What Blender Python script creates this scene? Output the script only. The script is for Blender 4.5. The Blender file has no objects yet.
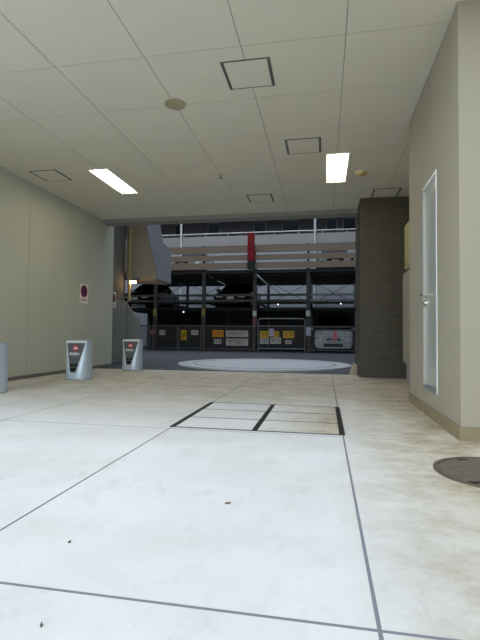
import bpy, bmesh, math, random
from mathutils import Vector, Matrix
C = bpy.context.scene.collection
S = bpy.context.scene
random.seed(7)

# ------------------------------------------------------------------ camera
F_PX, YAW, PITCH, ROLL, CAM_H = 444.77, 0.187, 0.0323, 0.0088, 0.7725
cy, sy, cp, sp = math.cos(YAW), math.sin(YAW), math.cos(PITCH), math.sin(PITCH)
fwd = Vector((-sy*cp, cy*cp, sp)); rt = Vector((cy, sy, 0)); up = rt.cross(fwd)
cr, sr = math.cos(ROLL), math.sin(ROLL)
r2 = cr*rt + sr*up; u2 = -sr*rt + cr*up
cam = bpy.data.cameras.new('camera')
cam.sensor_fit = 'VERTICAL'; cam.sensor_height = 36.0; cam.lens = F_PX*36.0/640.0
cam.clip_start = 0.02; cam.clip_end = 300
co = bpy.data.objects.new('camera', cam); C.objects.link(co)
m = Matrix((r2, u2, -fwd)).transposed().to_4x4(); m.translation = Vector((0, 0, CAM_H))
co.matrix_world = m
S.camera = co

# ------------------------------------------------------------------ sky and exposure
w = bpy.data.worlds.new('overcast_sky'); S.world = w; w.use_nodes = True
bg = w.node_tree.nodes['Background']
bg.inputs[0].default_value = (0.79, 0.89, 1.0, 1); bg.inputs[1].default_value = 1.0
S.view_settings.view_transform = 'Standard'; S.view_settings.look = 'None'
S.view_settings.gamma = 1.0; S.view_settings.use_curve_mapping = False
S.view_settings.exposure = 1.52
TUBE = 5.5            # strength of the fluorescent tubes
CANOPY_Y0 = 2.92       # where the porch ceiling begins
BUILD_H = 17.0        # height of the blocks round the courtyard

# ------------------------------------------------------------------ materials
def lin(c):
    c /= 255.0
    return c/12.92 if c <= 0.04045 else ((c+0.055)/1.055)**2.4
def rgb(r, g, b): return (lin(r), lin(g), lin(b), 1)
def mat(name, col, rough=0.7, metal=0.0, noise=0.0, scale=6.0, bump=0.0, spec=0.5, emit=None, es=0.0, dark=None):
    M_ = bpy.data.materials.new(name); M_.use_nodes = True
    nt = M_.node_tree; b = nt.nodes['Principled BSDF']
    b.inputs['Base Color'].default_value = col; b.inputs['Roughness'].default_value = rough
    b.inputs['Metallic'].default_value = metal; b.inputs['Specular IOR Level'].default_value = spec
    if emit: b.inputs['Emission Color'].default_value = emit; b.inputs['Emission Strength'].default_value = es
    if noise > 0 or bump > 0:
        tc = nt.nodes.new('ShaderNodeTexCoord'); n = nt.nodes.new('ShaderNodeTexNoise')
        n.inputs['Scale'].default_value = scale; n.inputs['Detail'].default_value = 8
        nt.links.new(tc.outputs['Object'], n.inputs['Vector'])
        if noise > 0:
            cr_ = nt.nodes.new('ShaderNodeValToRGB')
            d = dark or tuple(max(0, c*(1-noise)) for c in col[:3])+(1,)
            l = tuple(min(1, c*(1+noise*0.5)) for c in col[:3])+(1,)
            cr_.color_ramp.elements[0].position = 0.3; cr_.color_ramp.elements[0].color = d
            cr_.color_ramp.elements[1].position = 0.7; cr_.color_ramp.elements[1].color = l
            nt.links.new(n.outputs['Fac'], cr_.inputs['Fac']); nt.links.new(cr_.outputs['Color'], b.inputs['Base Color'])
        if bump > 0:
            bp = nt.nodes.new('ShaderNodeBump'); bp.inputs['Strength'].default_value = bump
            n2 = nt.nodes.new('ShaderNodeTexNoise'); n2.inputs['Scale'].default_value = scale*12; n2.inputs['Detail'].default_value = 4
            nt.links.new(tc.outputs['Object'], n2.inputs['Vector'])
            nt.links.new(n2.outputs['Fac'], bp.inputs['Height']); nt.links.new(bp.outputs['Normal'], b.inputs['Normal'])
    return M_

def concrete_floor():
    M_ = bpy.data.materials.new('concrete_floor'); M_.use_nodes = True
    nt = M_.node_tree; N = nt.nodes; L = nt.links; b = N['Principled BSDF']
    b.inputs['Roughness'].default_value = 0.62; b.inputs['Specular IOR Level'].default_value = 0.35
    tc = N.new('ShaderNodeTexCoord')
    def noise(scale, det=8, rough=0.6, stretch=None, dist=0.0):
        n = N.new('ShaderNodeTexNoise'); n.inputs['Scale'].default_value = scale
        n.inputs['Detail'].default_value = det; n.inputs['Roughness'].default_value = rough; n.inputs['Distortion'].default_value = dist
        if stretch:
            mp = N.new('ShaderNodeMapping'); mp.inputs['Scale'].default_value = stretch
            L.new(tc.outputs['Object'], mp.inputs['Vector']); L.new(mp.outputs['Vector'], n.inputs['Vector'])
        else: L.new(tc.outputs['Object'], n.inputs['Vector'])
        return n.outputs['Fac']
    def ramp(f, p0, c0, p1, c1):
        r = N.new('ShaderNodeValToRGB'); r.color_ramp.elements[0].position = p0; r.color_ramp.elements[0].color = c0
        r.color_ramp.elements[1].position = p1; r.color_ramp.elements[1].color = c1; L.new(f, r.inputs['Fac']); return r.outputs['Color']
    def mix(f, a, bcol, mode='MIX'):
        x = N.new('ShaderNodeMix'); x.data_type = 'RGBA'; x.blend_type = mode
        if isinstance(f, float): x.inputs['Factor'].default_value = f
        else: L.new(f, x.inputs['Factor'])
        for s, v in (('A', a), ('B', bcol)):
            k = [i for i in x.inputs if i.name == s and i.type == 'RGBA'][0]
            if isinstance(v, tuple): k.default_value = v
            else: L.new(v, k)
        return [o for o in x.outputs if o.type == 'RGBA'][0]
    W = (1, 1, 1, 1); K = (0, 0, 0, 1)
    base = ramp(noise(1.3, 10, 0.65), 0.3, rgb(206, 205, 203), 0.72, rgb(221, 221, 219))
    base = mix(ramp(noise(5.0, 12, 0.78, (1, 0.6, 1), 0.3), 0.52, K, 0.72, (0.38, 0.38, 0.38, 1)), base, rgb(162, 158, 150))
    base = mix(ramp(noise(14.0, 10, 0.8), 0.62, K, 0.74, (0.35, 0.35, 0.35, 1)), base, rgb(150, 140, 122))
    base = mix(ramp(noise(40, 4, 0.6), 0.62, K, 0.75, (0.25, 0.25, 0.25, 1)), base, rgb(150, 148, 142))
    # brown wear along the right-hand bay, where cars turn in, plus painted dimming towards the far end
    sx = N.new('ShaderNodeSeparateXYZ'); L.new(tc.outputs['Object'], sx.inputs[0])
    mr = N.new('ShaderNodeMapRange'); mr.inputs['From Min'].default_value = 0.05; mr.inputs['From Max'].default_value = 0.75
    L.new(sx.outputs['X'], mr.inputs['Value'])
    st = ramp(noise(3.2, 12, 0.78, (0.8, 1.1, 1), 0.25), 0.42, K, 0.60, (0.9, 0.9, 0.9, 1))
    my = N.new('ShaderNodeMapRange'); my.inputs['From Min'].default_value = 3.5; my.inputs['From Max'].default_value = 7.5; my.inputs['To Max'].default_value = 0.8  # browning that grows with depth stands in for weaker light
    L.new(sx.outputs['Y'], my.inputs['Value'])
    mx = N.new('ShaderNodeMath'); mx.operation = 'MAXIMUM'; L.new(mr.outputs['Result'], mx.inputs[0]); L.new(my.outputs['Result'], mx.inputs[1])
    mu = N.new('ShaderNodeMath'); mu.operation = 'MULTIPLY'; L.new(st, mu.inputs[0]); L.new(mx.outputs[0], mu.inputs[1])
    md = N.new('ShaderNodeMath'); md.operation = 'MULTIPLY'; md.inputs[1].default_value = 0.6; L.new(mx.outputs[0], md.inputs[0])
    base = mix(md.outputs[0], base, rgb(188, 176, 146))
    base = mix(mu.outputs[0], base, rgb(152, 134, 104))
    # pale brown patches scattered everywhere
    base = mix(ramp(noise(0.9, 6, 0.6, (0.5, 1.4, 1), 0.5), 0.52, K, 0.8, (0.5, 0.5, 0.5, 1)), base, rgb(182, 172, 150))
    L.new(base, b.inputs['Base Color'])
    bp = N.new('ShaderNodeBump'); bp.inputs['Strength'].default_value = 0.08; L.new(noise(60, 4), bp.inputs['Height']); L.new(bp.outputs['Normal'], b.inputs['Normal'])
    return M_

def brick_tile():
    M_ = bpy.data.materials.new('brown_tile'); M_.use_nodes = True
    nt = M_.node_tree; N = nt.nodes; L = nt.links; b = N['Principled BSDF']; b.inputs['Roughness'].default_value = 0.55
    tc = N.new('ShaderNodeTexCoord'); sx = N.new('ShaderNodeSeparateXYZ'); L.new(tc.outputs['Object'], sx.inputs[0])
    ad = N.new('ShaderNodeMath'); L.new(sx.outputs['X'], ad.inputs[0]); L.new(sx.outputs['Y'], ad.inputs[1])
    cb = N.new('ShaderNodeCombineXYZ'); L.new(ad.outputs[0], cb.inputs['X']); L.new(sx.outputs['Z'], cb.inputs['Y'])
    br = N.new('ShaderNodeTexBrick'); br.inputs['Scale'].default_value = 1.0
    br.inputs['Brick Width'].default_value = 0.21; br.inputs['Row Height'].default_value = 0.068; br.inputs['Mortar Size'].default_value = 0.006
    br.inputs['Color1'].default_value = rgb(74, 68, 49); br.inputs['Color2'].default_value = rgb(66, 59, 43); br.inputs['Mortar'].default_value = rgb(54, 50, 40)
    L.new(cb.outputs[0], br.inputs['Vector']); L.new(br.outputs['Color'], b.inputs['Base Color'])
    bp = N.new('ShaderNodeBump'); bp.inputs['Strength'].default_value = 0.3; bp.inputs['Distance'].default_value = 0.01; bp.invert = True
    L.new(br.outputs['Fac'], bp.inputs['Height']); L.new(bp.outputs['Normal'], b.inputs['Normal'])
    return M_

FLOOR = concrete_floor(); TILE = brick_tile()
TILE2 = mat('brown_soldier_tile', rgb(72, 64, 52), 0.55, noise=0.1, scale=20)
JOINT = mat('joint_filler', rgb(122, 122, 130), 0.9)
CEIL = mat('ceiling_board', rgb(212, 207, 190), 0.85, noise=0.02, scale=3)
CEILGAP = mat('ceiling_gap', rgb(150, 149, 142), 0.9)
LWALL = mat('left_wall_panel', rgb(187, 189, 175), 0.8, noise=0.04, scale=1.5, bump=0.03)
LWGAP = mat('left_wall_gap', rgb(140, 140, 128), 0.9)
RWALL = mat('right_wall_plaster', rgb(153, 146, 128), 0.8, noise=0.04, scale=2, bump=0.12)
BASEB = mat('olive_kerb', rgb(132, 120, 92), 0.75, noise=0.08, scale=8)
BEAM = mat('beam_paint', rgb(138, 136, 130), 0.8, noise=0.03)
GREYP = mat('grey_panel', rgb(146, 148, 146), 0.7, noise=0.05, scale=4)
GREYD = mat('grey_recess_render', rgb(112, 110, 104), 0.85, noise=0.06, scale=3)
BEIGE = mat('beige_stair_render', rgb(172, 158, 134), 0.85, noise=0.05, scale=2)  # stair face near the lamp; warm lamplight is put into the colour
BLUEG = mat('bluegrey_stair_render', rgb(132, 131, 137), 0.8, noise=0.05, scale=2)  # same stair, side open to the sky; its cool light is in the colour
ASPH = mat('asphalt', rgb(72, 74, 80), 0.9, noise=0.2, scale=9, bump=0.2)
DISC = mat('turntable_plate', rgb(188, 190, 194), 0.55, noise=0.06, scale=2)
DISCR = mat('turntable_ring', rgb(120, 122, 126), 0.5, 0.3)
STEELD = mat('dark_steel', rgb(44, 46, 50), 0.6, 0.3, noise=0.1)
STEELG = mat('galvanised_steel', rgb(124, 128, 130), 0.55, 0.3, noise=0.1)
FENCEM = mat('fence_wire', rgb(98, 95, 90), 0.6, 0.2)
PINKD = mat('faded_pink', rgb(134, 92, 92), 0.6)
FRAMEB = mat('structure_paint', rgb(74, 72, 68), 0.6, 0.2, noise=0.1)
PALLET = mat('pallet_steel', rgb(36, 38, 40), 0.6, 0.4, noise=0.15)
BOARD = mat('guard_board', rgb(162, 142, 122), 0.7, noise=0.05, scale=1)
REDP = mat('red_cover', rgb(150, 16, 26), 0.5)
GREENP = mat('dark_green', rgb(34, 46, 42), 0.6)
BLDG = mat('apartment_wall', rgb(186, 190, 198), 0.85, noise=0.05, scale=1)
RENDER_ = mat('courtyard_render', rgb(128, 132, 138), 0.85, noise=0.05, scale=1)
PARAP = mat('apartment_parapet', rgb(172, 168, 166), 0.85, noise=0.04, scale=1)
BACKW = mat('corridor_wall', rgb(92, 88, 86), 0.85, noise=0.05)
WHITE = mat('white_paint', rgb(225, 226, 224), 0.5)
OFFW = mat('ivory_plastic', rgb(196, 190, 160), 0.45)
IVORY = mat('speaker_ivory', rgb(160, 154, 124), 0.6)
PANELF = mat('panel_frame', rgb(92, 92, 88), 0.6, 0.2)
HATCHM = mat('hatch_steel', rgb(48, 46, 46), 0.55, 0.5)
HATCHT = mat('hatch_trim', rgb(92, 90, 86), 0.6, 0.5)
IRON = mat('cast_iron', rgb(100, 91, 79), 0.6, 0.35, noise=0.2, scale=12)
IRONP = mat('cast_iron_worn', rgb(126, 115, 100), 0.55, 0.35, noise=0.15, scale=14)
IRONK = mat('iron_hole', rgb(20, 18, 18), 0.8)
SILVER = mat('silver_metal', rgb(186, 190, 192), 0.32, 0.85)
DOORM = mat('door_steel', rgb(178, 180, 170), 0.3, 0.3, noise=0.03, scale=2)
CHROME = mat('chrome', rgb(215, 212, 200), 0.18, 1.0)
BOLL = mat('bollard_silver', rgb(196, 212, 226), 0.34, 0.35)
BRIM = mat('bollard_rim', rgb(214, 220, 220), 0.4, 0.2)
BPANEL = mat('bollard_panel', rgb(84, 88, 92), 0.3)
LEDBLK = mat('led_window', rgb(14, 16, 16), 0.15)
LEDG = mat('led_green', rgb(30, 60, 40), 0.4, emit=rgb(60, 200, 110), es=0.1)
ICONR = mat('icon_red', rgb(196, 40, 62), 0.45)
SIGNW = mat('sign_white', rgb(196, 190, 182), 0.5)
PLATEW = mat('sign_plate', rgb(238, 226, 220), 0.5)
SIGNR = mat('sign_red', rgb(124, 20, 44), 0.5)
SIGNB = mat('sign_blue', rgb(66, 26, 84), 0.5)
SIGNY = mat('sign_yellow', rgb(222, 178, 20), 0.5)
SIGNO = mat('sign_orange', rgb(226, 150, 20), 0.5)
SIGNP = mat('sign_lavender', rgb(186, 176, 196), 0.5)
SIGNK = mat('sign_black', rgb(24, 22, 22), 0.5)
TAPE = mat('yellow_tape', rgb(140, 126, 64), 0.6)
PINK = mat('pink_tag', rgb(216, 110, 124), 0.6)
GLASSD = mat('dark_glass', rgb(14, 15, 17), 0.12, 0.0, spec=0.6)
CARBLK = mat('car_black', rgb(16, 16, 18), 0.22, 0.2)
CARWHT = mat('car_silver', rgb(190, 196, 198), 0.3, 0.15)
CARGRY = mat('car_pale', rgb(206, 206, 204), 0.3, 0.1)
TYRE = mat('tyre', rgb(20, 20, 20), 0.85)
LAMPGL = mat('headlight', rgb(220, 226, 232), 0.15)
YELPOLE = mat('yellow_pipe', rgb(186, 170, 120), 0.6)
CABY = mat('cabinet_beige', rgb(160, 152, 112), 0.6, noise=0.04)
CABG = mat('cabinet_grey', rgb(152, 148, 132), 0.6, noise=0.03)
KERBC = mat('kerb_concrete', rgb(160, 150, 130), 0.85, noise=0.15, scale=10)
LEAF = mat('dead_leaf', rgb(96, 84, 66), 0.9)
REFL = mat('lamp_reflector', rgb(246, 244, 236), 0.4)
TUBEM = mat('fluorescent_tube', rgb(255, 250, 235), 0.5, emit=(1.0, 0.90, 0.68, 1), es=TUBE)
BULBM = mat('warm_bulb', rgb(255, 220, 160), 0.5, emit=(1.0, 0.62, 0.26, 1), es=11.0)
SPOTM = mat('small_lamp', rgb(240, 240, 240), 0.5, emit=(0.9, 0.95, 1, 1), es=0.8)

# ------------------------------------------------------------------ builders
class MB:
    def __init__(s): s.bm = bmesh.new()
    def box(s, x0, x1, y0, y1, z0, z1, bev=0.0):
        bm = s.bm
        vs = [bm.verts.new((x, y, z)) for z in (z0, z1) for y in (y0, y1) for x in (x0, x1)]
        fs = [bm.faces.new([vs[i] for i in q]) for q in ((0, 2, 3, 1), (4, 5, 7, 6), (0, 1, 5, 4), (1, 3, 7, 5), (3, 2, 6, 7), (2, 0, 4, 6))]
        if bev > 0:
            es = list({e for f in fs for e in f.edges})
            bmesh.ops.bevel(bm, geom=es, offset=bev, segments=2, affect='EDGES', profile=0.7)
        return s
    def cyl(s, p0, p1, r0, r1=None, n=16, caps=True):
        r1 = r0 if r1 is None else r1
        p0, p1 = Vector(p0), Vector(p1); d = (p1-p0).normalized()
        a = d.orthogonal().normalized(); b = d.cross(a)
        bm = s.bm; A = []; B = []
        for i in range(n):
            t = 2*math.pi*i/n; v = math.cos(t)*a+math.sin(t)*b
            A.append(bm.verts.new(p0+r0*v)); B.append(bm.verts.new(p1+r1*v))
        for i in range(n):
            j = (i+1) % n; bm.faces.new((A[i], A[j], B[j], B[i]))
        if caps: bm.faces.new(A[::-1]); bm.faces.new(B)
        return s
    def bar(s, p0, p1, w, h=None):
        """a square bar from p0 to p1"""
        h = w if h is None else h
        p0, p1 = Vector(p0), Vector(p1); d = (p1-p0).normalized()
        a = d.cross(Vector((0, 0, 1)))
        a = Vector((1, 0, 0)) if a.length < 1e-4 else a.normalized()
        b = a.cross(d).normalized(); bm = s.bm
        A = [bm.verts.new(p0+i*a*w/2+j*b*h/2) for i, j in ((-1, -1), (1, -1), (1, 1), (-1, 1))]
        B = [bm.verts.new(p1+i*a*w/2+j*b*h/2) for i, j in ((-1, -1), (1, -1), (1, 1), (-1, 1))]
        for i in range(4):
            j = (i+1) % 4; bm.faces.new((A[i], A[j], B[j], B[i]))
        bm.faces.new(A[::-1]); bm.faces.new(B)
        return s
    def prism(s, A, B):
        """a solid between two polygons of equal length"""
        bm = s.bm; a = [bm.verts.new(p) for p in A]; b = [bm.verts.new(p) for p in B]; n = len(a)
        bm.faces.new(a[::-1]); bm.faces.new(b)
        for i in range(n):
            j = (i+1) % n; bm.faces.new((a[i], a[j], b[j], b[i]))
        return s
    def ring(s, c, r0, r1, z0, z1, n=48):
        bm = s.bm; R = []
        for (r, z) in ((r0, z0), (r1, z0), (r1, z1), (r0, z1)):
            R.append([bm.verts.new((c[0]+r*math.cos(2*math.pi*i/n), c[1]+r*math.sin(2*math.pi*i/n), z)) for i in range(n)])
        for k in range(4):
            for i in range(n):
                j = (i+1) % n; bm.faces.new((R[k][i], R[k][j], R[(k+1) % 4][j], R[(k+1) % 4][i]))
        return s
    def dome(s, c, r, h, n=24, rows=6, down=True):
        bm = s.bm; sg = -1 if down else 1; prev = None
        for k in range(rows):
            t = math.pi/2*k/rows
            row = [bm.verts.new((c[0]+r*math.cos(t)*math.cos(2*math.pi*i/n), c[1]+r*math.cos(t)*math.sin(2*math.pi*i/n), c[2]+sg*h*math.sin(t))) for i in range(n)]
            if prev:
                for i in range(n): bm.faces.new((prev[i], prev[(i+1) % n], row[(i+1) % n], row[i]))
            else: bm.faces.new(row)
            prev = row
        tip = bm.verts.new((c[0], c[1], c[2]+sg*h))
        for i in range(n): bm.faces.new((prev[i], prev[(i+1) % n], tip))
        return s
    def build(s, name, material, parent=None, smooth=False, loc=None):
        bmesh.ops.recalc_face_normals(s.bm, faces=s.bm.faces[:])
        me = bpy.data.meshes.new(name); s.bm.to_mesh(me); s.bm.free()
        mats = material if isinstance(material, (list, tuple)) else [material]
        for q in mats: me.materials.append(q)
        if smooth:
            for p in me.polygons: p.use_smooth = True
            me.set_sharp_from_angle(angle=math.radians(40))
        o = bpy.data.objects.new(name, me); C.objects.link(o)
        if loc: o.location = loc
        if parent: o.parent = parent
        return o

def tag(o, label=None, cat=None, group=None, kind=None):
    if label: o['label'] = label
    if cat: o['category'] = cat
    if group: o['group'] = group
    if kind: o['kind'] = kind
    return o
def thing(name, label, cat, loc=(0, 0, 0), rz=0.0, group=None):
    o = bpy.data.objects.new(name, None); C.objects.link(o); o.empty_display_size = 0.1
    o.location = loc; o.rotation_euler = (0, 0, rz)
    return tag(o, label, cat, group)
def struct(o): o['kind'] = 'structure'; return o
def dup(o, loc=None, label=None, parent=None):
    c = o.copy(); C.objects.link(c)
    if parent: c.parent = parent
    if loc is not None: c.location = loc
    if label: c['label'] = label
    for ch in list(o.children): dup(ch, parent=c)
    return c
def lettering(name, text, size, origin, ux, uy, material, parent, width=None, thick=0.0015, bold=0.0):
    """raised characters centred on origin; ux runs along the line, uy up it"""
    cu = bpy.data.curves.new(name, 'FONT'); cu.body = text; cu.size = size; cu.align_x = 'CENTER'; cu.align_y = 'CENTER'
    cu.extrude = thick; cu.offset = bold; cu.resolution_u = 2; cu.space_line = 0.95
    t = bpy.data.objects.new(name, cu); C.objects.link(t)
    bpy.context.view_layer.update()
    me = bpy.data.meshes.new_from_object(t.evaluated_get(bpy.context.evaluated_depsgraph_get()))
    bpy.data.objects.remove(t); bpy.data.curves.remove(cu)
    me.name = name; me.materials.clear(); me.materials.append(material)
    ux, uy = Vector(ux).normalized(), Vector(uy).normalized(); n = ux.cross(uy)
    k = 1.0
    xs = [v.co.x for v in me.vertices]
    if width and xs: k = width/max(1e-6, max(xs)-min(xs))
    for v in me.vertices: v.co = Vector(origin)+ux*v.co.x*k+uy*v.co.y+n*v.co.z
    o = bpy.data.objects.new(name, me); C.objects.link(o); o.parent = parent
    return o

# ================================================================== THE SETTING
XL, XR, HC = -4.915, 0.997, 3.3316
JX = [-4.3, -2.774, -1.24, 0.1457, 1.62, 3.1]
JY = [-5.6, -3.3, -1.05, 1.239, 3.493, 9.02]
FX0, FX1, FY0, FY1 = -4.95, 9.0, -14.0, 9.02
fl = MB(); xs = [FX0-0.05]+JX+[4.6, 6.1, 7.6, FX1]; ys = [FY0]+JY
for i in range(len(xs)-1):
    for j in range(len(ys)-1):
        gx = 0.0062; gy = 0.0068
        if xs[i] > 0.1 and ys[j] == 3.493:      # the right-hand bay has one more cross joint
            fl.box(xs[i]+gx, xs[i+1]-gx, ys[j]+gy, 5.52-gy, -0.12, 0); fl.box(xs[i]+gx, xs[i+1]-gx, 5.52+gy, ys[j+1]-gy, -0.12, 0); continue
        fl.box(xs[i]+gx, xs[i+1]-gx, ys[j]+gy, ys[j+1]-gy, -0.12, 0)
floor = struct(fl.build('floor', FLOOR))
sub = struct(MB().box(FX0-0.05, FX1, FY0, FY1, -0.2, -0.0010).build('floor_base', JOINT)); sub.parent = floor
gf_ = MB(); gf_.box(-40, FX0-0.05, -14, CANOPY_Y0, -0.2, 0); gf_.box(FX1, 40, -14, CANOPY_Y0, -0.2, 0); gf_.box(-40, 40, -60, -14, -0.2, 0)
struct(gf_.build('ground_front', FLOOR))
struct(MB().box(-16, 14, 9.02, 40, -0.3, -0.012).build('ground_courtyard', ASPH))

# ceiling boards, 0.91 m, with recessed joints
LAMPS = [(0.185, 6.93), (-3.49, 6.94)]      # the two fittings sit in openings of the ceiling
LW2, LL2 = 0.16, 0.60
def cut(q):
    out = [q]
    for lx, ly in LAMPS:
        hx0_, hx1_, hy0_, hy1_ = lx-LW2, lx+LW2, ly-LL2, ly+LL2
        nxt = []
        for (a, b, c, d) in out:
            if b <= hx0_ or a >= hx1_ or d <= hy0_ or c >= hy1_: nxt.append((a, b, c, d)); continue
            if a < hx0_: nxt.append((a, hx0_, c, d))
            if b > hx1_: nxt.append((hx1_, b, c, d))
            u, v = max(a, hx0_), min(b, hx1_)
            if c < hy0_: nxt.append((u, v, c, hy0_))
            if d > hy1_: nxt.append((u, v, hy1_, d))
        out = nxt
    return out
ce = MB(); A0 = -2.554; T0 = 3.8014; TS = 0.88
cx = [-5.6]+[A0+0.91*k for k in range(-2, 13)]; cyy = [CANOPY_Y0]+[y for y in (T0+TS*k for k in range(-3, 7)) if y > CANOPY_Y0+0.1]
cyy = [y for y in cyy if y < 9.1]+[9.2]
for i in range(len(cx)-1):
    for j in range(len(cyy)-1):
        for q in cut((cx[i]+0.004, cx[i+1]-0.004, cyy[j]+0.004, cyy[j+1]-0.004)): ce.box(*q, HC, HC+0.03)
cbk = MB()
for q in cut((cx[0], cx[-1], CANOPY_Y0, 9.2)): cbk.box(*q, HC+0.004, HC+0.06)
ceiling = struct(ce.build('ceiling', CEIL))
cb = struct(cbk.build('ceiling_backing', CEILGAP)); cb.parent = ceiling
struct(MB().box(-5.6, 4.0, 9.2, 9.52, 3.25, 3.45).build('trim_1', BEAM))

# left wall: tall panels with fine joints
lw = MB(); yy = [CANOPY_Y0, 4.8, 6.7, 8.6, 9.76]
for j in range(len(yy)-1):
    lw.box(XL-0.10, XL, yy[j]+(0.003 if j else 0), yy[j+1]-0.003, 0.06, HC)
wl = struct(lw.build('wall_left', LWALL))
wg = struct(MB().box(XL-0.4, XL-0.006, CANOPY_Y0, 9.75, 0, HC).build('wall_backing', LWGAP)); wg.parent = wl
struct(MB().box(XL-0.05, XL+0.012, CANOPY_Y0, 9.70, 0, 0.06).build('baseboard_left', GREYD))
# recess beyond the left wall
struct(MB().box(-5.9, -5.365, 9.76, 11.36, 0, 4.6).build('wall_recess', GREYD))

# right wall, with the opening for the service door
DY0, DY1, DZ0, DZ1 = 4.24, 4.83, 0.25, 2.285
rw = MB()
rw.box(XR, 1.6, 3.565, DY0, 0, HC); rw.box(XR, 1.6, DY1, 5.55, 0, HC)
rw.box(XR, 1.6, DY0, DY1, 0, DZ0); rw.box(XR, 1.6, DY0, DY1, DZ1, HC); rw.box(1.1, 1.6, DY0, DY1, DZ0, DZ1)
rw.box(1.6, 9.0, 3.565, 5.55, 0, HC)
struct(rw.build('wall_right', RWALL))
struct(MB().box(1.605, 9.0, 5.56, 8.40, 0, HC).build('wall_right_rear', RWALL)); struct(MB().box(1.755, 9.0, 8.41, 9.75, 0, HC).build('wall_right_end', RWALL))
bb = MB(); bb.box(XR-0.012, XR, 3.565, 5.55, 0, 0.105); bb.box(XR-0.012, 9.0, 3.553, 3.565, 0, 0.105)
bb.box(XR-0.012, 1.6, 5.5505, 5.562, 0, 0.105)
struct(bb.build('baseboard_right', BASEB))
# service door
d1 = bpy.data.objects.new('door_1', None); C.objects.link(d1); struct(d1)
d1['label'] = 'narrow brushed steel service door recessed in the pale right wall'; d1.location = (XR, (DY0+DY1)/2, 0)
def dl(mb, name, m_, par=d1, smooth=False):
    o = mb.build(name, m_, None, smooth); o.parent = par
    o.matrix_parent_inverse = Matrix.Translation(d1.location).inverted() if par is d1 else Matrix.Identity(4)
    return o
fr = MB(); fw = 0.03
fr.box(XR-0.006, 1.09, DY0, DY0+0.022, DZ0, DZ1); fj = MB().box(XR-0.002, 1.09, DY1-fw, DY1, DZ0, DZ1)
fr.box(XR-0.002, 1.09, DY0+0.022, DY1-fw, DZ1-0.02, DZ1)
dl(MB().box(XR-0.008, 1.09, DY0+0.022, DY1-fw, DZ0, DZ0+fw), 'door_sill', STEELG)
dl(fr, 'door_frame', WHITE); dl(fj, 'lock_jamb', DOORM)
leaf = dl(MB().box(1.02, 1.06, DY0+0.025, DY1-fw-0.003, DZ0+fw+0.004, DZ1-0.023), 'door_leaf', DOORM)
hd = MB(); hd.cyl((1.02, 4.765, 1.19), (1.012, 4.765, 1.19), 0.026); hd.cyl((1.015, 4.765, 1.19), (0.96, 4.765, 1.19), 0.010); hd.cyl((0.963, 4.775, 1.19), (0.963, 4.645, 1.19), 0.011)
dl(hd, 'door_handle', CHROME, leaf, True)
kl = MB(); kl.cyl((1.02, 4.765, 1.105), (0.998, 4.765, 1.105), 0.03, 0.027); kl.cyl((1.0, 4.765, 1.105), (0.988, 4.765, 1.105), 0.014)
dl(kl, 'lock_cylinder', CHROME, leaf, True)
for z in (0.5, 1.3, 2.02):
    dl(MB().cyl((1.008, DY0+fw+0.016, z-0.06), (1.008, DY0+fw+0.016, z+0.06), 0.012), 'hinge', SILVER, leaf, True)

# tiled pillar
pm = MB(); pm.box(0.655, 1.75, 8.50, 9.74, 0.24, HC)
pil = struct(pm.build('pillar', TILE))
sm = MB(); n = 16
for i in range(n):
    x0 = 0.645+(1.75-0.645)*i/n; sm.box(x0+0.003, x0+(1.75-0.645)/n-0.003, 8.485, 8.52, 0.012, 0.236)
for i in range(18):
    y0 = 8.50+1.24*i/18; sm.box(0.64, 0.675, y0+0.003, y0+1.24/18-0.003, 0.012, 0.236)
sm.box(0.65, 1.75, 8.495, 9.74, 0, 0.24)
so = struct(sm.build('trim_2', TILE2))

# blocks above and around: all but the wing shade the courtyard as the real ones do
struct(MB().box(-14, 9.0, CANOPY_Y0, 9.5, 3.45, BUILD_H).build('wall_upper', RENDER_))
struct(MB().box(-17, -14.05, 3.0, 27, 0, BUILD_H).build('wall_courtyard_left', GREYD))
struct(MB().box(-14, XL-0.42, CANOPY_Y0, 9.72, 0, 3.44).build('wall_left_block', LWGAP))
struct(MB().box(4.6, 9.0, -5.0, 3.59, 0.0, 12.0).build('wall_wing', RWALL))  # unseen wing added to cut sky light on the right wall's front face
struct(MB().box(3.2, 12, 9.78, 27, 0, BUILD_H).build('wall_courtyard_right', RENDER_))

# ================================================================== COURTYARD, FROM THE BACK
ab = thing('apartment_building', 'grey apartment block with a railed open corridor behind the car parking frame', 'building', (-4, 26, 0))
def ab_part(mb, name, m_, par=ab, smooth=False):
    o = mb.build(name, m_, None, smooth); o.parent = par
    if par is ab: o.matrix_parent_inverse = Matrix.Translation((-4, 26, 0)).inverted()
    return o
ab_part(MB().box(-16, 3.19, 26, 26.2, -0.2, 6.08), 'wall', BLDG)
ab_part(MB().box(-16, 3.19, 25.97, 26.2, 6.08, 6.68), 'parapet', PARAP)
hr = MB().cyl((-16, 26.05, 6.86), (3.19, 26.05, 6.86), 0.035)
for k in range(14): hr.cyl((-15.5+1.4*k, 26.05, 6.67), (-15.5+1.4*k, 26.05, 6.86), 0.015)
ab_part(hr, 'handrail', WHITE, smooth=True)
ab_part(MB().box(-16, 3.19, 26.2, 27.6, 6.0, 6.1), 'corridor_floor', BLDG)
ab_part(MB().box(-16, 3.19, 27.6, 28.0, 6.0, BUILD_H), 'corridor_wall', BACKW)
ab_part(MB().box(-16, 3.19, 25.9, 27.6, 8.55, BUILD_H), 'upper_floor', BLDG)
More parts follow.
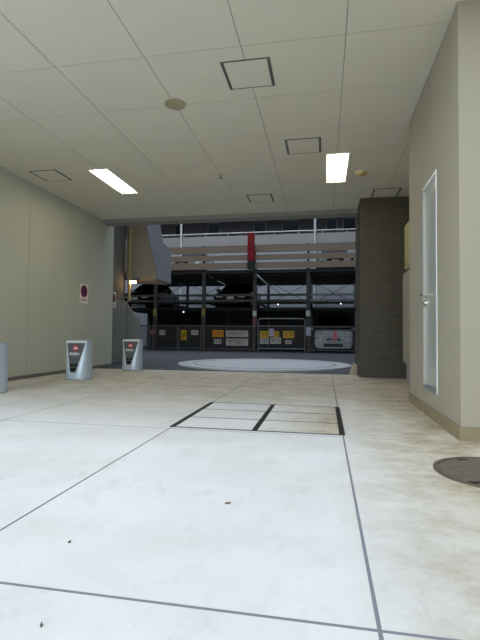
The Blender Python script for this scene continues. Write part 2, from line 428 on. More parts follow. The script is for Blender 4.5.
for x0, x1 in ((-9.6, -8.9), (-7.4, -6.6), (-4.4, -3.6), (-2.6, -1.5), (0.1, 0.75), (1.1, 2.2)):
    f = ab_part(MB().box(x0, x1, 27.55, 27.62, 7.05, 7.9), 'window', STEELG)
    p_ = MB().box(x0+0.05, x1-0.05, 27.535, 27.56, 7.1, 7.85).build('pane', GLASSD); p_.parent = f
for x in (-8.62, -0.53):
    ab_part(MB().cyl((x, 25.9, 0), (x, 25.9, 8.55), 0.065), 'downpipe', WHITE, smooth=True)

# --- the steel car-stacker
PX = [-10.25, -7.87, -5.5, -3.1, -0.7, 1.68]
YF, YB = 20.0, 25.0
pf = thing('car_stacker', 'dark steel frame of the stacked car parking with beige guard boards', 'parking structure', (-4, 20, 0))
INV = Matrix.Translation((-4, 20, 0)).inverted()
def pf_part(mb, name, m_, smooth=False, par=pf):
    o = mb.build(name, m_, None, smooth); o.parent = par
    if par is pf: o.matrix_parent_inverse = INV
    return o
for i, x in enumerate(PX):
    q = pf_part(MB().box(x-0.08, x+0.08, YF-0.08, YF+0.08, -0.012, 4.05), 'post', FRAMEB)
    if 0 < i < 5:
        tmat = TAPE if i < 3 else SIGNW
        pf_part(MB().box(x-0.085, x+0.085, YF-0.095, YF-0.08, 1.6, 1.95 if i < 3 else 1.85), 'warning_tape', tmat, par=q)
    pf_part(MB().box(x-0.07, x+0.07, YB-0.07, YB+0.07, -0.012, 4.4), 'post', STEELG if i > 3 else FRAMEB)
    pf_part(MB().box(x-0.05, x+0.05, YF, YB, 3.66, 3.8), 'side_beam', FRAMEB)
    pf_part(MB().box(x-0.05, x+0.05, YF, YB, 2.22, 2.34), 'side_beam', FRAMEB)
for i in range(5):
    x0, x1 = PX[i]+0.08, PX[i+1]-0.08
    g = STEELG if i == 4 else FRAMEB
    pf_part(MB().box(x0, x1, YF-0.06, YF+0.06, 3.58, 3.72), 'cross_beam', FRAMEB)
    pf_part(MB().box(x0, x1, YF-0.05, YF+0.05, 2.52, 2.62), 'cross_beam', g)
    pf_part(MB().box(x0, x1, YF-0.05, YF+0.05, 2.26, 2.36), 'cross_beam', g)
    pf_part(MB().box(x0, x1, YB-0.05, YB+0.05, 2.5, 2.62), 'cross_beam', FRAMEB)
    pf_part(MB().bar((PX[i], YB, 2.5), (PX[i+1], YB, 3.75), 0.03), 'brace', FRAMEB)
    pf_part(MB().bar((PX[i], YB+0.04, 3.75), (PX[i+1], YB+0.04, 2.5), 0.03), 'brace', FRAMEB)
    pf_part(MB().box(PX[i], PX[i+1], YB+0.08, YB+0.12, 0, 2.25), 'added_dark_sheet', STEELD)  # dark sheet added so the shaded lower level reads black
for z0, z1 in ((4.50, 4.81), (4.15, 4.40), (3.76, 4.05)):
    pf_part(MB().box(-12.2, 1.78, YF-0.14, YF-0.09, z0, z1), 'guard_board', BOARD)
for x in PX: pf_part(MB().box(x-0.05, x+0.05, YF-0.09, YF-0.04, 3.75, 4.85), 'board_bracket', FRAMEB)
rc = pf_part(MB().box(-3.41, -3.10, YF-0.34, YF-0.14, 4.09, 5.37, 0.012), 'drive_cover', REDP)
pf_part(MB().box(-3.41, -3.10, YF-0.33, YF-0.14, 3.72, 4.09), 'drive_base', GREENP)
pf_part(MB().bar((PX[3], YF+0.2, 3.5), (PX[3]+1.2, YF+0.2, 2.6), 0.04), 'brace', STEELG)
for x, z in ((-6.5, 1.78), (-2.05, 2.12), (0.72, 2.14)):
    pf_part(MB().box(x-0.025, x+0.025, YF+0.02, YF+0.07, z, z+0.05), 'position_lamp', SPOTM)
# ties from the lamp brackets to the beam above
for x, z in ((-6.5, 1.78), (-2.05, 2.12), (0.72, 2.14)):
    pf_part(MB().box(x-0.01, x+0.01, YF+0.05, YF+0.06, z+0.05, 2.27), 'lamp_bracket', FRAMEB)

# pallets: upper and middle row
def pallet(name, label, group, x, z):
    t = thing(name, label, 'parking pallet', (x, 22.5, z), 0, group)
    MB().box(-1.08, 1.08, -2.45, 2.45, 0.0, 0.05).build('deck', PALLET, t)
    for s_ in (-1, 1): MB().box(s_*1.08-0.03, s_*1.08+0.03, -2.45, 2.45, 0.0, 0.05).build('side_rail', PALLET, t)
    b = MB()
    for k in range(6): b.box(-1.05, 1.05, -2.2+k*0.86, -2.12+k*0.86, -0.05, 0.0)
    b.build('under_rib', FRAMEB, t)
    return t
SX = [(PX[i]+PX[i+1])/2 for i in range(5)]
WH = ['far left bay', 'second bay from the left', 'bay left of the red cover', 'bay right of the red cover', 'bay beside the brown tiled pillar']
p0 = pallet('parking_pallet', 'dark steel pallet of the top deck over the '+WH[0], 'pallets of the top deck', SX[0], 3.56)
for i in range(1, 5): dup(p0, (SX[i], 22.5, 3.56), 'dark steel pallet of the top deck over the '+WH[i])
p1 = dup(p0, (SX[0], 22.5, 1.95), 'dark steel pallet of the middle level in the '+WH[0]); p1['group'] = 'pallets of the middle level'
for i in range(1, 5):
    c = dup(p1, (SX[i], 22.5, 1.95), 'dark steel pallet of the middle level in the '+WH[i])

# cars
def car(name, label, paint, stations, wheel_y, z_lamp, loc, glass_front, glass_rear, cabin, mirror, r=0.31, cat='car'):
    t = thing(name, label, cat, loc)
    P = MB(); G = MB()
    def ringpts(s_):
        y, hw, belt, top, tw = s_
        return [Vector((-hw*0.9, y, 0.2)), Vector((-hw, y, 0.36)), Vector((-hw, y, min(0.66, belt*0.9))), Vector((-hw*0.985, y, belt)), Vector((-tw, y, top)), Vector((-tw*0.5, y, top+0.022)),
                Vector((tw*0.5, y, top+0.022)), Vector((tw, y, top)), Vector((hw*0.985, y, belt)), Vector((hw, y, min(0.66, belt*0.9))), Vector((hw, y, 0.36)), Vector((hw*0.9, y, 0.2))]
    R_ = [ringpts(s_) for s_ in stations]
    for k in range(len(R_)-1):
        for i in range(12):
            j = (i+1) % 12
            glass = (k in glass_front+glass_rear and i in (4, 5, 6)) or (k in cabin and i in (3, 7))
            tgt = (G if glass else P).bm
            tgt.faces.new([tgt.verts.new(v) for v in (R_[k][i], R_[k][j], R_[k+1][j], R_[k+1][i])])
    for e in (R_[0], R_[-1]): P.bm.faces.new([P.bm.verts.new(v) for v in e])
    for q in (P, G): bmesh.ops.remove_doubles(q.bm, verts=q.bm.verts[:], dist=1e-5)
    b = P.build('body', paint, t, True); G.build('windows', GLASSD, t, True)
    y0, hw0 = stations[0][0], stations[0][1]
    for s_ in (-1, 1):
        MB().box(s_*(hw0-0.17)-0.15, s_*(hw0-0.17)+0.15, y0-0.02, y0+0.12, z_lamp-0.06, z_lamp+0.07, 0.02).build('headlight', LAMPGL, t)
        mm = MB().box(s_*(mirror[0])-0.09, s_*(mirror[0])+0.09, mirror[1]-0.06, mirror[1]+0.06, mirror[2]-0.07, mirror[2]+0.07, 0.03); mm.build('side_mirror', paint, t, True)
        for y in wheel_y:
            wl_ = MB().cyl((s_*0.66, y, r), (s_*0.87, y, r), r, n=24).build('wheel', TYRE, t, True)
            MB().cyl((s_*0.865, y, r), (s_*0.88, y, r), r*0.62, n=24).build('hub', SILVER, wl_, True)
    MB().box(-0.32, 0.32, y0-0.015, y0+0.05, z_lamp-0.03, z_lamp+0.05, 0.01).build('grille', STEELD, t)
    MB().box(-0.42, 0.42, y0-0.015, y0+0.05, 0.27, 0.40, 0.03).build('air_intake', SIGNK, t)
    MB().box(-0.165, 0.165, y0-0.03, y0-0.012, z_lamp-0.15, z_lamp+0.01-0.0-0.0-0.0-0.0-0.05+0.04).build('number_plate', SIGNW, t)
    return t
SED = [(-2.25, .70, .50, .56, .60), (-2.12, .82, .62, .68, .70), (-1.35, .86, .80, .88, .70), (-.95, .86, .88, .95, .70), (-.2, .86, .92, 1.36, .58), (.85, .86, .92, 1.38, .58), (1.6, .86, .92, 1.05, .66), (2.15, .84, .84, .97, .66), (2.25, .78, .6, .66, .6)]
VAN = [(-2.2, .80, .66, .74, .68), (-2.1, .86, .84, .94, .74), (-1.6, .87, .95, 1.05, .74), (-.75, .87, 1.0, 1.68, .64), (-.4, .87, 1.0, 1.74, .64), (1.7, .87, 1.0, 1.74, .64), (2.15, .86, .96, 1.3, .64), (2.2, .83, .7, .8, .64)]
def sedan(name, label, paint, loc): return car(name, label, paint, SED, (-1.4, 1.35), .56, loc, [3], [5], [3, 4, 5], (.95, -.7, .98))
s0 = sedan('sedan_car', 'black car on the middle level pallet left of the grey stair overhang edge', CARBLK, (SX[0], 22.5, 2.0))
s0['label'] = 'black car on the middle level, leftmost of the two black cars'
s1 = dup(s0, (SX[2], 22.5, 2.0), 'black car on the middle level just left of the red cover')
s2 = sedan('sedan_car', 'pale car on the top deck behind the beige boards, left of the red cover', CARGRY, (SX[1], 22.5, 3.61))
s3 = sedan('sedan_car', 'black car on the top deck behind the beige boards beside the brown pillar', CARBLK, (SX[4], 22.5, 3.61))
car('minivan_car', 'silver minivan at ground level behind the fence beside the brown pillar', CARWHT, VAN, (-1.35, 1.3), .58, (SX[4]-0.08, 22.5, -0.012), [2, 3], [5], [2, 3, 4, 5], (.97, -1.2, 1.08))

# --- fence of welded mesh panels, with a framed gate
FY = 19.62
def fence_panel(x0, x1, label, top=1.18):
    t = thing('mesh_fence', label, 'fence', ((x0+x1)/2, FY, -0.012), 0, 'mesh fence panels in front of the car parking')
    h = (x1-x0)/2
    f = MB()
    for x in (-h+0.025, h-0.025): f.box(x-0.025, x+0.025, -0.025, 0.025, 0, top)
    f.box(-h+0.05, h-0.05, -0.02, 0.02, top-0.05, top); f.box(-h+0.05, h-0.05, -0.02, 0.02, 0.10, 0.15)
    f.build('frame', FENCEM, t)
    w_ = MB(); k = 0.2
    while k < top-0.06: w_.box(-h+0.05, h-0.05, -0.008, 0.008, k, k+0.02); k += 0.075
    n_ = int((2*h)/0.22)
    for i in range(1, n_): x = -h+2*h*i/n_; w_.box(x-0.005, x+0.005, -0.012, -0.007, 0.15, top-0.05)
    w_.build('wire_mesh', FENCEM, t)
    return t
FP = [(-10.2, -7.95), (-7.87, -6.62), (-6.58, -5.5), (-5.42, -3.05), (-0.68, 1.75)]
FLB = ['mesh fence panel farthest left, behind the stair overhang', 'mesh fence panel with the leftmost small white notice on it', 'mesh fence panel carrying the narrow upright yellow sign',
       'mesh fence panel carrying the two red-lettered white boards', 'mesh fence panel in front of the silver minivan']
for (a, b), lb in zip(FP, FLB): fence_panel(a, b, lb)
gt = thing('fence_gate', 'mesh gate in a taller tubular frame, hung with yellow and white notices', 'gate', (-1.85, FY-0.02, -0.012))
gf = MB(); gh = 1.03
for s_ in (-1, 1): gf.cyl((s_*gh, 0, 0), (s_*gh, 0, 1.42), 0.028)
gf.cyl((-gh, 0, 1.42), (-gh+0.09, 0, 1.49), 0.028); gf.cyl((gh, 0, 1.42), (gh-0.09, 0, 1.49), 0.028)
gf.cyl((-gh+0.09, 0, 1.49), (gh-0.09, 0, 1.49), 0.028); gf.cyl((-gh, 0, 0.16), (gh, 0, 0.16), 0.025); gf.cyl((-gh, 0, 1.16), (gh, 0, 1.16), 0.022)
gf.build('gate_frame', STEELG, gt, True)
gw = MB(); k = 0.22
while k < 1.14: gw.box(-gh, gh, -0.008, 0.008, k, k+0.02); k += 0.075
for i in range(1, 10): x = -gh+2*gh*i/10; gw.box(x-0.005, x+0.005, 0.007, 0.012, 0.16, 1.16)
gw.build('wire_mesh', FENCEM, gt)

# --- signs hung on the fence
def fsign(x0, x1, z0, z1, m_, label, text=None, tm=None, y=FY-0.035, rows=None, gate=False):
    if gate: y -= 0.025
    t = MB().box(-(x1-x0)/2, (x1-x0)/2, -0.008, 0.0, 0, z1-z0).build('notice_sign', m_, loc=((x0+x1)/2, y, z0))
    tag(t, label, 'sign', 'notices on the mesh fence')
    if text:
        lines = text.split('\n'); H = z1-z0
        lettering('lettering', text, H/len(lines)*0.74, (0, -0.0095, H*0.5), (1, 0, 0), (0, 0, 1), tm, t, width=(x1-x0)*0.86)
    return t
R_, K_ = SIGNR, SIGNK
fsign(-8.0, -7.72, .71, .94, PINKD, 'small dim pink notice at the left end of the fence, beside a post')
fsign(-7.51, -7.22, .71, .94, SIGNW, 'small white notice on the fence, leftmost of the white ones', '注意', K_)
fsign(-6.45, -6.2, .49, .95, SIGNY, 'narrow upright yellow notice on the fence', '注\n意', K_)
fsign(-5.97, -5.64, .73, .95, SIGNW, 'small white notice just right of the narrow yellow one', '注意', K_)
fsign(-4.97, -4.46, .65, .96, SIGNO, 'orange notice with black characters left of the two red-lettered boards', '立入禁止', R_)
fsign(-4.89, -4.56, .33, .55, SIGNW, 'small white notice under the orange one', '注意', K_)
fsign(-4.34, -3.33, .66, .94, SIGNW, 'upper of the two long white boards with red characters', '駐車場内徐行', R_)
fsign(-4.34, -3.33, .26, .58, SIGNW, 'lower of the two long white boards with red characters', '関係者以外\n立入禁止', R_)
fsign(-3.19, -3.0, 1.11, 1.53, PINKD, 'red and white upright notice on the post left of the gate', '危\n険', R_, y=YF-0.081)
fsign(-2.79, -2.40, .63, .93, SIGNY, 'yellow notice in the upper left of the gate', '注意', K_, gate=True)
fsign(-2.39, -2.18, .70, 1.04, SIGNP, 'lavender upright notice between the two yellow ones on the gate', gate=True)
fsign(-2.17, -1.95, .67, .93, SIGNY, 'smaller yellow notice in the middle of the gate', '注', K_, gate=True)
fsign(-2.79, -2.40, .36, .61, SIGNW, 'white notice in the lower left of the gate', '利用案内', K_, gate=True)
fsign(-2.34, -1.86, .37, .65, SIGNW, 'white notice low in the middle of the gate', '操作方法', K_, gate=True)
fsign(-1.77, -1.29, .63, .94, SIGNY, 'yellow notice with red characters on the right half of the gate', '危険', R_, gate=True)
fsign(-1.68, -1.38, .37, .54, SIGNW, 'small white notice under the red-lettered yellow one on the gate', '注意', K_, gate=True)
fsign(-0.77, -0.56, .73, 1.12, SIGNP, 'lavender upright notice on the post between gate and minivan', y=FY-0.045)
fsign(-0.34, -0.05, .71, .95, SIGNW, 'white notice on the fence in front of the minivan', '月極', K_)
pk = MB(); pk.prism([(-.05, 0, 0), (.05, 0, 0), (.085, 0, -.18), (.085, 0, -.36), (-.085, 0, -.36), (-.085, 0, -.18)], [(-.05, .012, 0), (.05, .012, 0), (.085, .012, -.18), (.085, .012, -.36), (-.085, .012, -.36), (-.085, .012, -.18)])
tag(pk.build('hanging_tag', PINK, loc=(.465, FY-0.04, .95)), 'pink tag hung on the fence in front of the minivan', 'tag')

# --- turntable
tt = thing('car_turntable', 'large pale round car turntable set in the dark asphalt', 'turntable', (-1.55, 11.6, -0.012))
MB().cyl((0, 0, 0), (0, 0, 0.03), 2.10, n=96).build('disc', DISC, tt, True)
MB().ring((0, 0), 2.11, 2.23, 0, 0.032, 96).build('rim', DISC, tt, True)
MB().ring((0, 0), 1.80, 1.84, 0.03, 0.034, 96).build('inlaid_ring', DISCR, tt, True)

# --- outdoor stair, boxed in, with its lower parapet
st = thing('outdoor_stair', 'boxed-in outdoor stair with a blue-grey overhang past the left wall', 'stair', (-5.2, 11.4, 0))
IST = Matrix.Translation((-5.2, 11.4, 0)).inverted()
def stp(mb, name, m_, par=st):
    o = mb.build(name, m_); o.parent = par
    if par is st: o.matrix_parent_inverse = IST
    return o
lean = lambda z: -4.77-0.241*(z-3.66)        # the parapet leans outwards towards its foot
Fp = [(-5.36, 11.4, 4.6), (lean(4.6)-0.02, 11.4, 4.6), (lean(3.66)-0.02, 11.4, 3.66), (lean(2.27)-0.02, 11.4, 2.27), (-5.36, 11.4, 2.32)]
stp(MB().prism(Fp, [(x, 11.46, z) for x, y, z in Fp]), 'end_wall', BEIGE)
Sp = [(lean(z), y, z) for y, z in ((11.402, 4.6), (11.402, 3.66), (11.402, 2.25), (12.43, 2.23), (13.16, 3.40), (12.55, 3.47), (12.63, 4.0), (12.63, 4.6))]
stp(MB().prism(Sp, [(x-0.12, y, z) for x, y, z in Sp]), 'side_parapet', BLUEG)
stp(MB().prism([(-5.36, 11.46, 2.27), (-4.56, 11.46, 2.23), (-4.53, 12.35, 2.20), (-5.36, 12.35, 2.24)], [(-5.36, 11.46, 2.33), (-4.56, 11.46, 2.29), (-4.53, 12.35, 2.26), (-5.36, 12.35, 2.30)]), 'soffit', BEIGE)
tr = MB()
for k in range(5): tr.box(-5.34, -4.95, 11.5+0.17*k, 11.68+0.17*k, 2.6+0.19*k, 2.64+0.19*k)
stp(tr, 'tread', STEELG)
lp = MB(); ys_ = 9.95
lp.box(-5.36, -5.29, 9.80, 11.4, 0, 1.64)
k = 9.85
while k < 11.35: lp.box(-5.292, -5.280, k, k+0.05, 0.02, 1.62); k += 0.11
stp(lp, 'ribbed_parapet', GREYP)
e0 = [(-5.36, 11.36, 0), (-4.98, 11.36, 0), (-4.98, 11.36, 1.17), (-5.23, 11.36, 1.43), (-5.36, 11.36, 1.64)]
stp(MB().prism(e0, [(x, 11.5, z) for x, y, z in e0]), 'end_parapet', GREYP)
tag(MB().cyl((-5.235, 11.350, 1.66), (-5.235, 11.350, 4.6), 0.045).build('downpipe', YELPOLE, smooth=True), 'yellowish upright pipe in front of the outdoor stair', 'pipe')
wlmp = thing('wall_lamp', 'small warm lit lamp under the stair overhang', 'lamp', (-5.1, 11.37, 2.17))
MB().box(-0.05, 0.16, -0.02, 0.03, 0.05, 0.12, 0.01).build('bracket', STEELG, wlmp)
bl = MB(); bl.cyl((-0.1, -0.04, 0.0), (0.06, -0.04, 0.0), 0.035, n=12); bl.build('bulb', BULBM, wlmp, True)
MB().box(-0.11, 0.13, -0.075, 0.02, 0.036, 0.05).build('hood', STEELD, wlmp)

# ================================================================== UNDER THE PORCH
# fluorescent fittings
def fitting(label, x, y):
    t = thing('ceiling_light', label, 'ceiling light', (x, y, HC), 0, 'fluorescent ceiling lights')
    hw, hl, D = LW2-0.002, LL2-0.002, 0.075
    f = MB(); f.box(-hw-0.012, -hw+0.008, -hl-0.012, hl+0.012, -0.005, 0); f.box(hw-0.008, hw+0.012, -hl-0.012, hl+0.012, -0.005, 0)
    f.box(-hw+0.008, hw-0.008, -hl-0.012, -hl+0.008, -0.005, 0); f.box(-hw+0.008, hw-0.008, hl-0.008, hl+0.012, -0.005, 0)
    f.build('housing_rim', REFL, t)
    g = MB(); g.box(-hw, hw, -hl, hl, D-0.004, D)
    g.box(-hw, -hw+0.004, -hl, hl, 0, D-0.004); g.box(hw-0.004, hw, -hl, hl, 0, D-0.004)
    g.box(-hw+0.004, hw-0.004, -hl, -hl+0.004, 0, D-0.004); g.box(-hw+0.004, hw-0.004, hl-0.004, hl, 0, D-0.004)
    g.build('reflector', REFL, t)
    for k in (-1, 0, 1):
        tb = MB().cyl((k*0.098, -hl+0.045, 0.028), (k*0.098, hl-0.045, 0.028), 0.016, n=12).build('tube', TUBEM, t, True)
        for s_ in (-1, 1):
            MB().box(k*0.098-0.017, k*0.098+0.017, s_*(hl-0.025)-0.018, s_*(hl-0.025)+0.018, 0.008, D-0.005).build('socket', WHITE, tb)
    return t
l0 = fitting('lit three-tube ceiling light near the tiled pillar', *LAMPS[0])
dup(l0, (*LAMPS[1], HC), 'lit three-tube ceiling light over the left wall side')

# access panels
def access_panel(label, x, y):
    t = thing('ceiling_access_panel', label, 'access panel', (x, y, HC), 0, 'square ceiling access panels')
    h = 0.235
    MB().box(-h+0.03, h-0.03, -h+0.011, h-0.011, -0.006, 0).build('cover', CEIL, t)
    f = MB(); f.box(-h, -h+0.03, -h, h, -0.007, 0); f.box(h-0.03, h, -h, h, -0.007, 0)
    f.box(-h+0.03, h-0.03, -h, -h+0.011, -0.007, 0); f.box(-h+0.03, h-0.03, h-0.011, h, -0.007, 0)
    f.build('frame', PANELF, t)
    return t
a0 = access_panel('square ceiling access panel closest to the viewer, beyond the round speaker', -0.735, 4.23)
a0['label'] = 'largest-looking square ceiling access panel, right of the round ceiling speaker'
for lb, x, y in (('square ceiling access panel just left of the right ceiling light', -0.28, 6.0), ('square ceiling access panel near the far beam, mid ceiling', -1.18, 8.2),
                 ('square ceiling access panel next to the left wall', -4.38, 6.47), ('square ceiling access panel in front of the brown tiled pillar', 1.08, 8.22)):
    dup(a0, (x, y, HC), lb)

sp_ = thing('ceiling_speaker', 'round beige ceiling speaker between panel joints', 'speaker', (-1.635, 4.65, HC))
MB().ring((0, 0), 0.10, 0.118, -0.012, 0, 40).build('rim', IVORY, sp_, True)
MB().cyl((0, 0, -0.008), (0, 0, 0), 0.10, n=40).build('grille', IVORY, sp_, True)
hd_ = thing('ceiling_sprinkler', 'small sprinkler head between speaker and far beam', 'sprinkler', (-1.64, 6.89, HC))
MB().cyl((0, 0, -0.008), (0, 0, 0), 0.04, 0.045, n=24).build('escutcheon', OFFW, hd_, True)
hh = MB().cyl((0, 0, -0.045), (0, 0, -0.008), 0.010); hh.cyl((0, 0, -0.05), (0, 0, -0.045), 0.024, n=20); hh.build('nozzle', CHROME, hd_, True)
dt = thing('ceiling_detector', 'round brassy detector beside the right ceiling light', 'detector', (0.565, 7.12, HC))
MB().cyl((0, 0, -0.02), (0, 0, 0), 0.095, 0.1, n=32).build('base', OFFW, dt, True)
MB().dome((0, 0, -0.02), 0.082, 0.045, 28).build('dome', mat('brass_dome', rgb(196, 178, 120), 0.3, 0.6), dt, True)

# floor hatch
hx0, hx1, hy0, hy1 = -1.235, 0.14, 3.55, 4.9
ht = thing('floor_hatch', 'steel framed concrete floor hatch of six covers in the driveway', 'floor hatch', ((hx0+hx1)/2, (hy0+hy1)/2, 0))
W_, D_ = (hx1-hx0)/2, (hy1-hy0)/2
for x in (-W_, 0.0, W_): MB().box(x-0.022, x+0.022, -D_, D_, 0, 0.006).build('heavy_bar', HATCHM, ht)
for s_ in (-1, 1):
    for k in range(4):
        y = -D_+2*D_*k/3; a, b = sorted((s_*0.022, s_*(W_-0.022))); MB().box(a, b, y-0.007, y+0.007, 0, 0.0055).build('thin_bar', HATCHT, ht)
for s_ in (-1, 1):
    for k in range(3):
        y0 = -D_+2*D_*k/3; a, b = sorted((s_*0.024, s_*(W_-0.024)))
        MB().box(a, b, y0+0.009, y0+2*D_/3-0.009, 0, 0.004).build('cover', FLOOR, ht)

# manhole cover
mh = thing('manhole_cover', 'round patterned iron manhole cover near the right wall corner', 'manhole cover', (0.95, 2.76, 0))
MB().ring((0, 0), 0.300, 0.322, 0, 0.007, 64).build('ring_frame', IRON, mh, True)
pl_ = MB().cyl((0, 0, 0), (0, 0, 0.004), 0.297, n=64).build('lid', IRON, mh, True)
pt = MB()
n_ = 15
for i in range(-n_, n_+1):
    for j in range(-n_, n_+1):
        x, y = i*0.021, j*0.021
        if math.hypot(x, y) > 0.283: continue
        a = math.pi/4 if (i+j) % 2 else -math.pi/4
        dx, dy = math.cos(a), math.sin(a); q = 0.0115; h_ = 0.0042
        pts = [(x+dx*q-dy*h_, y+dy*q+dx*h_), (x-dx*q-dy*h_, y-dy*q+dx*h_), (x-dx*q+dy*h_, y-dy*q-dx*h_), (x+dx*q+dy*h_, y+dy*q-dx*h_)]
        pt.prism([(u, v, 0.004) for u, v in pts], [(u, v, 0.0075) for u, v in pts])
pt.build('tread_pattern', IRONP, pl_)
for x, y in ((-0.105, 0.24), (-0.17, -0.21)):
    MB().box(x-0.03, x+0.03, y-0.014, y+0.014, 0.004, 0.0082, 0.002).build('lifting_slot', IRONK, pl_)

# wheel-lock bollards
def bollard(label, x, y):
    t = thing('parking_bollard', label, 'bollard', (x, y, 0), 0, 'silver parking bollards along the left wall')
    r, H = 0.205, 0.645
    z0, z1, w0, w1, c0, c1 = 0.11, 0.628, 0.062, 0.186, -0.192, -0.095
    P = MB(); bm = P.bm; rows = []
    ZS = [0, 0.015, 0.05, 0.08, z0]+[z0+(z1-z0)*k/10 for k in range(1, 11)]+[H]
    for z in ZS:
        rr = r*(1-0.025*z/H)
        f = min(1, max(0, (z-z0)/(z1-z0)))
        w = w0+(w1-w0)*f; c = c0+(c1-c0)*f
        pts = []
        E = Vector((w, c)); S_ = Vector((rr, 0.02)); ctl = Vector((rr, min(-0.02, c+0.02)))
        for k in range(9):
            q = k/8; pts.append((1-q)**2*E+2*q*(1-q)*ctl+q*q*S_)
        for k in range(1, 16):
            a = math.pi*k/16; pts.append(Vector((rr*math.cos(a), 0.02+(rr-0.02)*math.sin(a))))
        pts += [Vector((-p.x, p.y)) for p in reversed(pts[:9])]
        if z == 0: pts = [p*0.985 for p in pts]
        rows.append([bm.verts.new((p.x, p.y, z)) for p in pts])
    n_ = len(rows[0])
    for a in range(len(rows)-1):
        for i in range(n_):
            j = (i+1) % n_; bm.faces.new((rows[a][i], rows[a][j], rows[a+1][j], rows[a+1][i]))
    bm.faces.new(rows[0][::-1]); bm.faces.new(rows[-1])
    P.build('body', BOLL, t, True)
    uy = Vector((0, c1-c0, z1-z0)).normalized(); ux = Vector((1, 0, 0)); nn = ux.cross(uy)
    O = Vector((0, c0, z0)); L = math.hypot(c1-c0, z1-z0)
    def at(u, v, d=0.0): return O+ux*u+uy*(v*L)+nn*d
    def quad(v0, v1, ha, hb, d0, d1):
        a = [at(-ha, v0, d0), at(ha, v0, d0), at(hb, v1, d0), at(-hb, v1, d0)]; b = [at(-ha, v0, d1), at(ha, v0, d1), at(hb, v1, d1), at(-hb, v1, d1)]
        return MB().prism(a, b)
    hw = lambda v: w0+(w1-w0)*v
    rim = quad(-0.02, 1.02, hw(0)*1.02, hw(1)*1.02, -0.004, 0.003); rim.build('bright_rim', BRIM, t)
    pn = quad(0.02, 0.955, hw(0.02)-0.016, hw(0.955)-0.016, 0.003, 0.006).build('panel', BPANEL, t)
    # red disc with a white car front on it
    ic = MB(); n_ = 32; c_ = at(0, 0.79, 0.006)
    ic.prism([c_+0.052*(math.cos(2*math.pi*k/n_)*ux+math.sin(2*math.pi*k/n_)*uy) for k in range(n_)], [c_+0.0015*nn+0.052*(math.cos(2*math.pi*k/n_)*ux+math.sin(2*math.pi*k/n_)*uy) for k in range(n_)])
    ic = ic.build('car_emblem', ICONR, pn)
    def flat(poly, d0, d1): return MB().prism([c_+a*ux+b*uy+d0*nn for a, b in poly], [c_+a*ux+b*uy+d1*nn for a, b in poly])
    flat([(-.036, -.022), (-.036, -.004), (-.024, .004), (-.016, .026), (.016, .026), (.024, .004), (.036, -.004), (.036, -.022), (.024, -.022), (.022, -.014), (-.022, -.014), (-.024, -.022)], 0.0015, 0.003).build('car_symbol', WHITE, ic)
    flat([(-.014, .006), (-.010, .019), (.010, .019), (.014, .006)], 0.003, 0.0038).build('windscreen_symbol', ICONR, ic)
    lettering('lettering', '駐車禁止', 0.05, at(0, 0.60, 0.0075), ux, uy, WHITE, pn, width=0.19, bold=0.0008)
    lettering('lettering', 'P A R K I N G', 0.016, at(0, 0.525, 0.0075), ux, uy, SIGNW, pn, width=0.10)
    for v0, v1 in ((0.05, 0.175), (0.205, 0.30)):
        wd = quad(v0, v1, hw(v0)-0.028, hw(v1)-0.028, 0.006, 0.0085).build('display_window', LEDBLK, pn)
    lettering('led_digits', '0 0', 0.03, at(0, 0.252, 0.0095), ux, uy, LEDG, pn)
    MB().cyl((0, 0, 0), (0, 0, 0.012), 0.213, 0.209, n=40).build('foot_plate', STEELG, t, True)
    return t
b0 = bollard('silver parking bollard cut off by the left photo edge', -4.215, 5.03)
dup(b0, (-4.05, 6.88, 0), 'silver parking bollard standing between the other two, below the wall sign')
dup(b0, (-3.97, 8.83, 0), 'silver parking bollard farthest along, at the end of the left wall')

# no-parking signs
def np_sign(label, x, y, z):
    t = thing('no_parking_sign', label, 'sign', (x, y, z), 0, 'no-parking signs on the left side')
    MB().box(0, 0.006, -0.155, 0.155, -0.2, 0.2).build('plate', PLATEW, t)
    def dsk(r, x0, x1): return MB().cyl((x0, 0, 0.05), (x1, 0, 0.05), r, n=40)
    dsk(0.128, 0.006, 0.0075).build('red_disc', SIGNR, t)
    dsk(0.095, 0.0075, 0.0085).build('blue_disc', SIGNB, t)
    s_ = MB(); a = math.pi/4
    s_.prism([(0.0085, math.cos(a)*u-math.sin(a)*v, 0.05+math.sin(a)*u+math.cos(a)*v) for u, v in ((-.1, -.016), (.1, -.016), (.1, .016), (-.1, .016))],
             [(0.0093, math.cos(a)*u-math.sin(a)*v, 0.05+math.sin(a)*u+math.cos(a)*v) for u, v in ((-.1, -.016), (.1, -.016), (.1, .016), (-.1, .016))]).build('slash', SIGNR, t)
    lettering('lettering', '駐車禁止', 0.055, (0.0075, 0, -0.135), (0, 1, 0), (0, 0, 1), mat('sign_grey_ink', rgb(120, 120, 130), 0.6), t, width=0.24)
    return t
n0 = np_sign('white no-parking sign on the left wall above the middle bollard', XL, 8.47, 1.59)
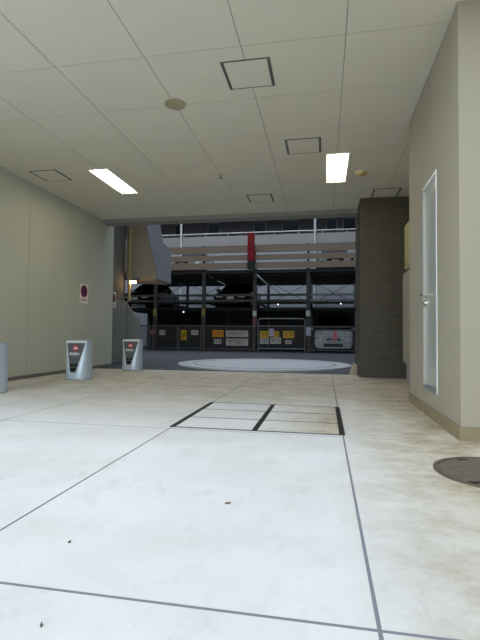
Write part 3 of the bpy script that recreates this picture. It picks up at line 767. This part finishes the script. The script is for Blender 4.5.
dup(n0, (-5.275, 10.48, 1.62), 'white no-parking sign half hidden past the end of the left wall')

# cabinets on the far right wall
cbn = thing('meter_cabinet', 'tall pale grey cabinet fixed to the wall before the brown pillar', 'cabinet', (1.6, 7.2, 0))
MB().box(-0.31, 0, -0.55, 0.55, 0.33, 1.80, 0.008).build('body', CABG, cbn)
MB().box(-0.322, -0.31, -0.52, 0.52, 0.37, 1.76, 0.004).build('door', CABG, cbn)
MB().box(-0.27, 0, -0.52, 0.52, 0.0, 0.33).build('plinth', GREYP, cbn)
ybx = thing('pull_box', 'yellowish box on the wall above the grey cabinet', 'box', (1.6, 7.2, 1.81))
MB().box(-0.29, 0, -0.5, 0.5, 0.04, 0.78, 0.008).build('body', CABY, ybx)
MB().box(-0.30, -0.29, -0.47, 0.47, 0.07, 0.75, 0.004).build('lid', CABY, ybx)
cdt = MB().cyl((-0.15, 0, 0), (-0.15, 0, 0.04), 0.03); cdt.build('conduit', STEELG, ybx, True)

# bits on the floor
kb = MB().prism([(-.13, 0, 0), (.0, 0, 0), (.0, 0, .2), (-.06, 0, .2)], [(-.13, .5, 0), (.0, .5, 0), (.0, .5, .2), (-.06, .5, .2)])
tag(kb.build('kerb_block', KERBC, loc=(0.635, 8.9, 0)), 'small pale concrete block at the foot of the brown pillar', 'block')
def leafm(label, x, y, rz, k=1.0):
    b = MB(); pts = [(-.022, 0), (-.008, .009), (.01, .008), (.024, 0), (.01, -.008), (-.008, -.010)]
    b.prism([(u*k, v*k, 0.0005) for u, v in pts], [(u*k*0.9, v*k*0.9, 0.004+0.004*abs(u)/.024) for u, v in pts])
    o = b.build('dead_leaf', LEAF, loc=(x, y, 0)); o.rotation_euler.z = rz
    return tag(o, label, 'leaf', 'specks of dead leaf on the driveway')
leafm('dark speck of dead leaf lying mid driveway, beyond the cross joint', -0.43, 2.01, 0.4, 0.6)
leafm('tiny dark leaf speck near the long left joint', -0.92, 1.52, 1.2, 0.3)
leafm('tiny dark leaf speck on the near side of the cross joint', -0.73, 1.08, 2.0, 0.3)
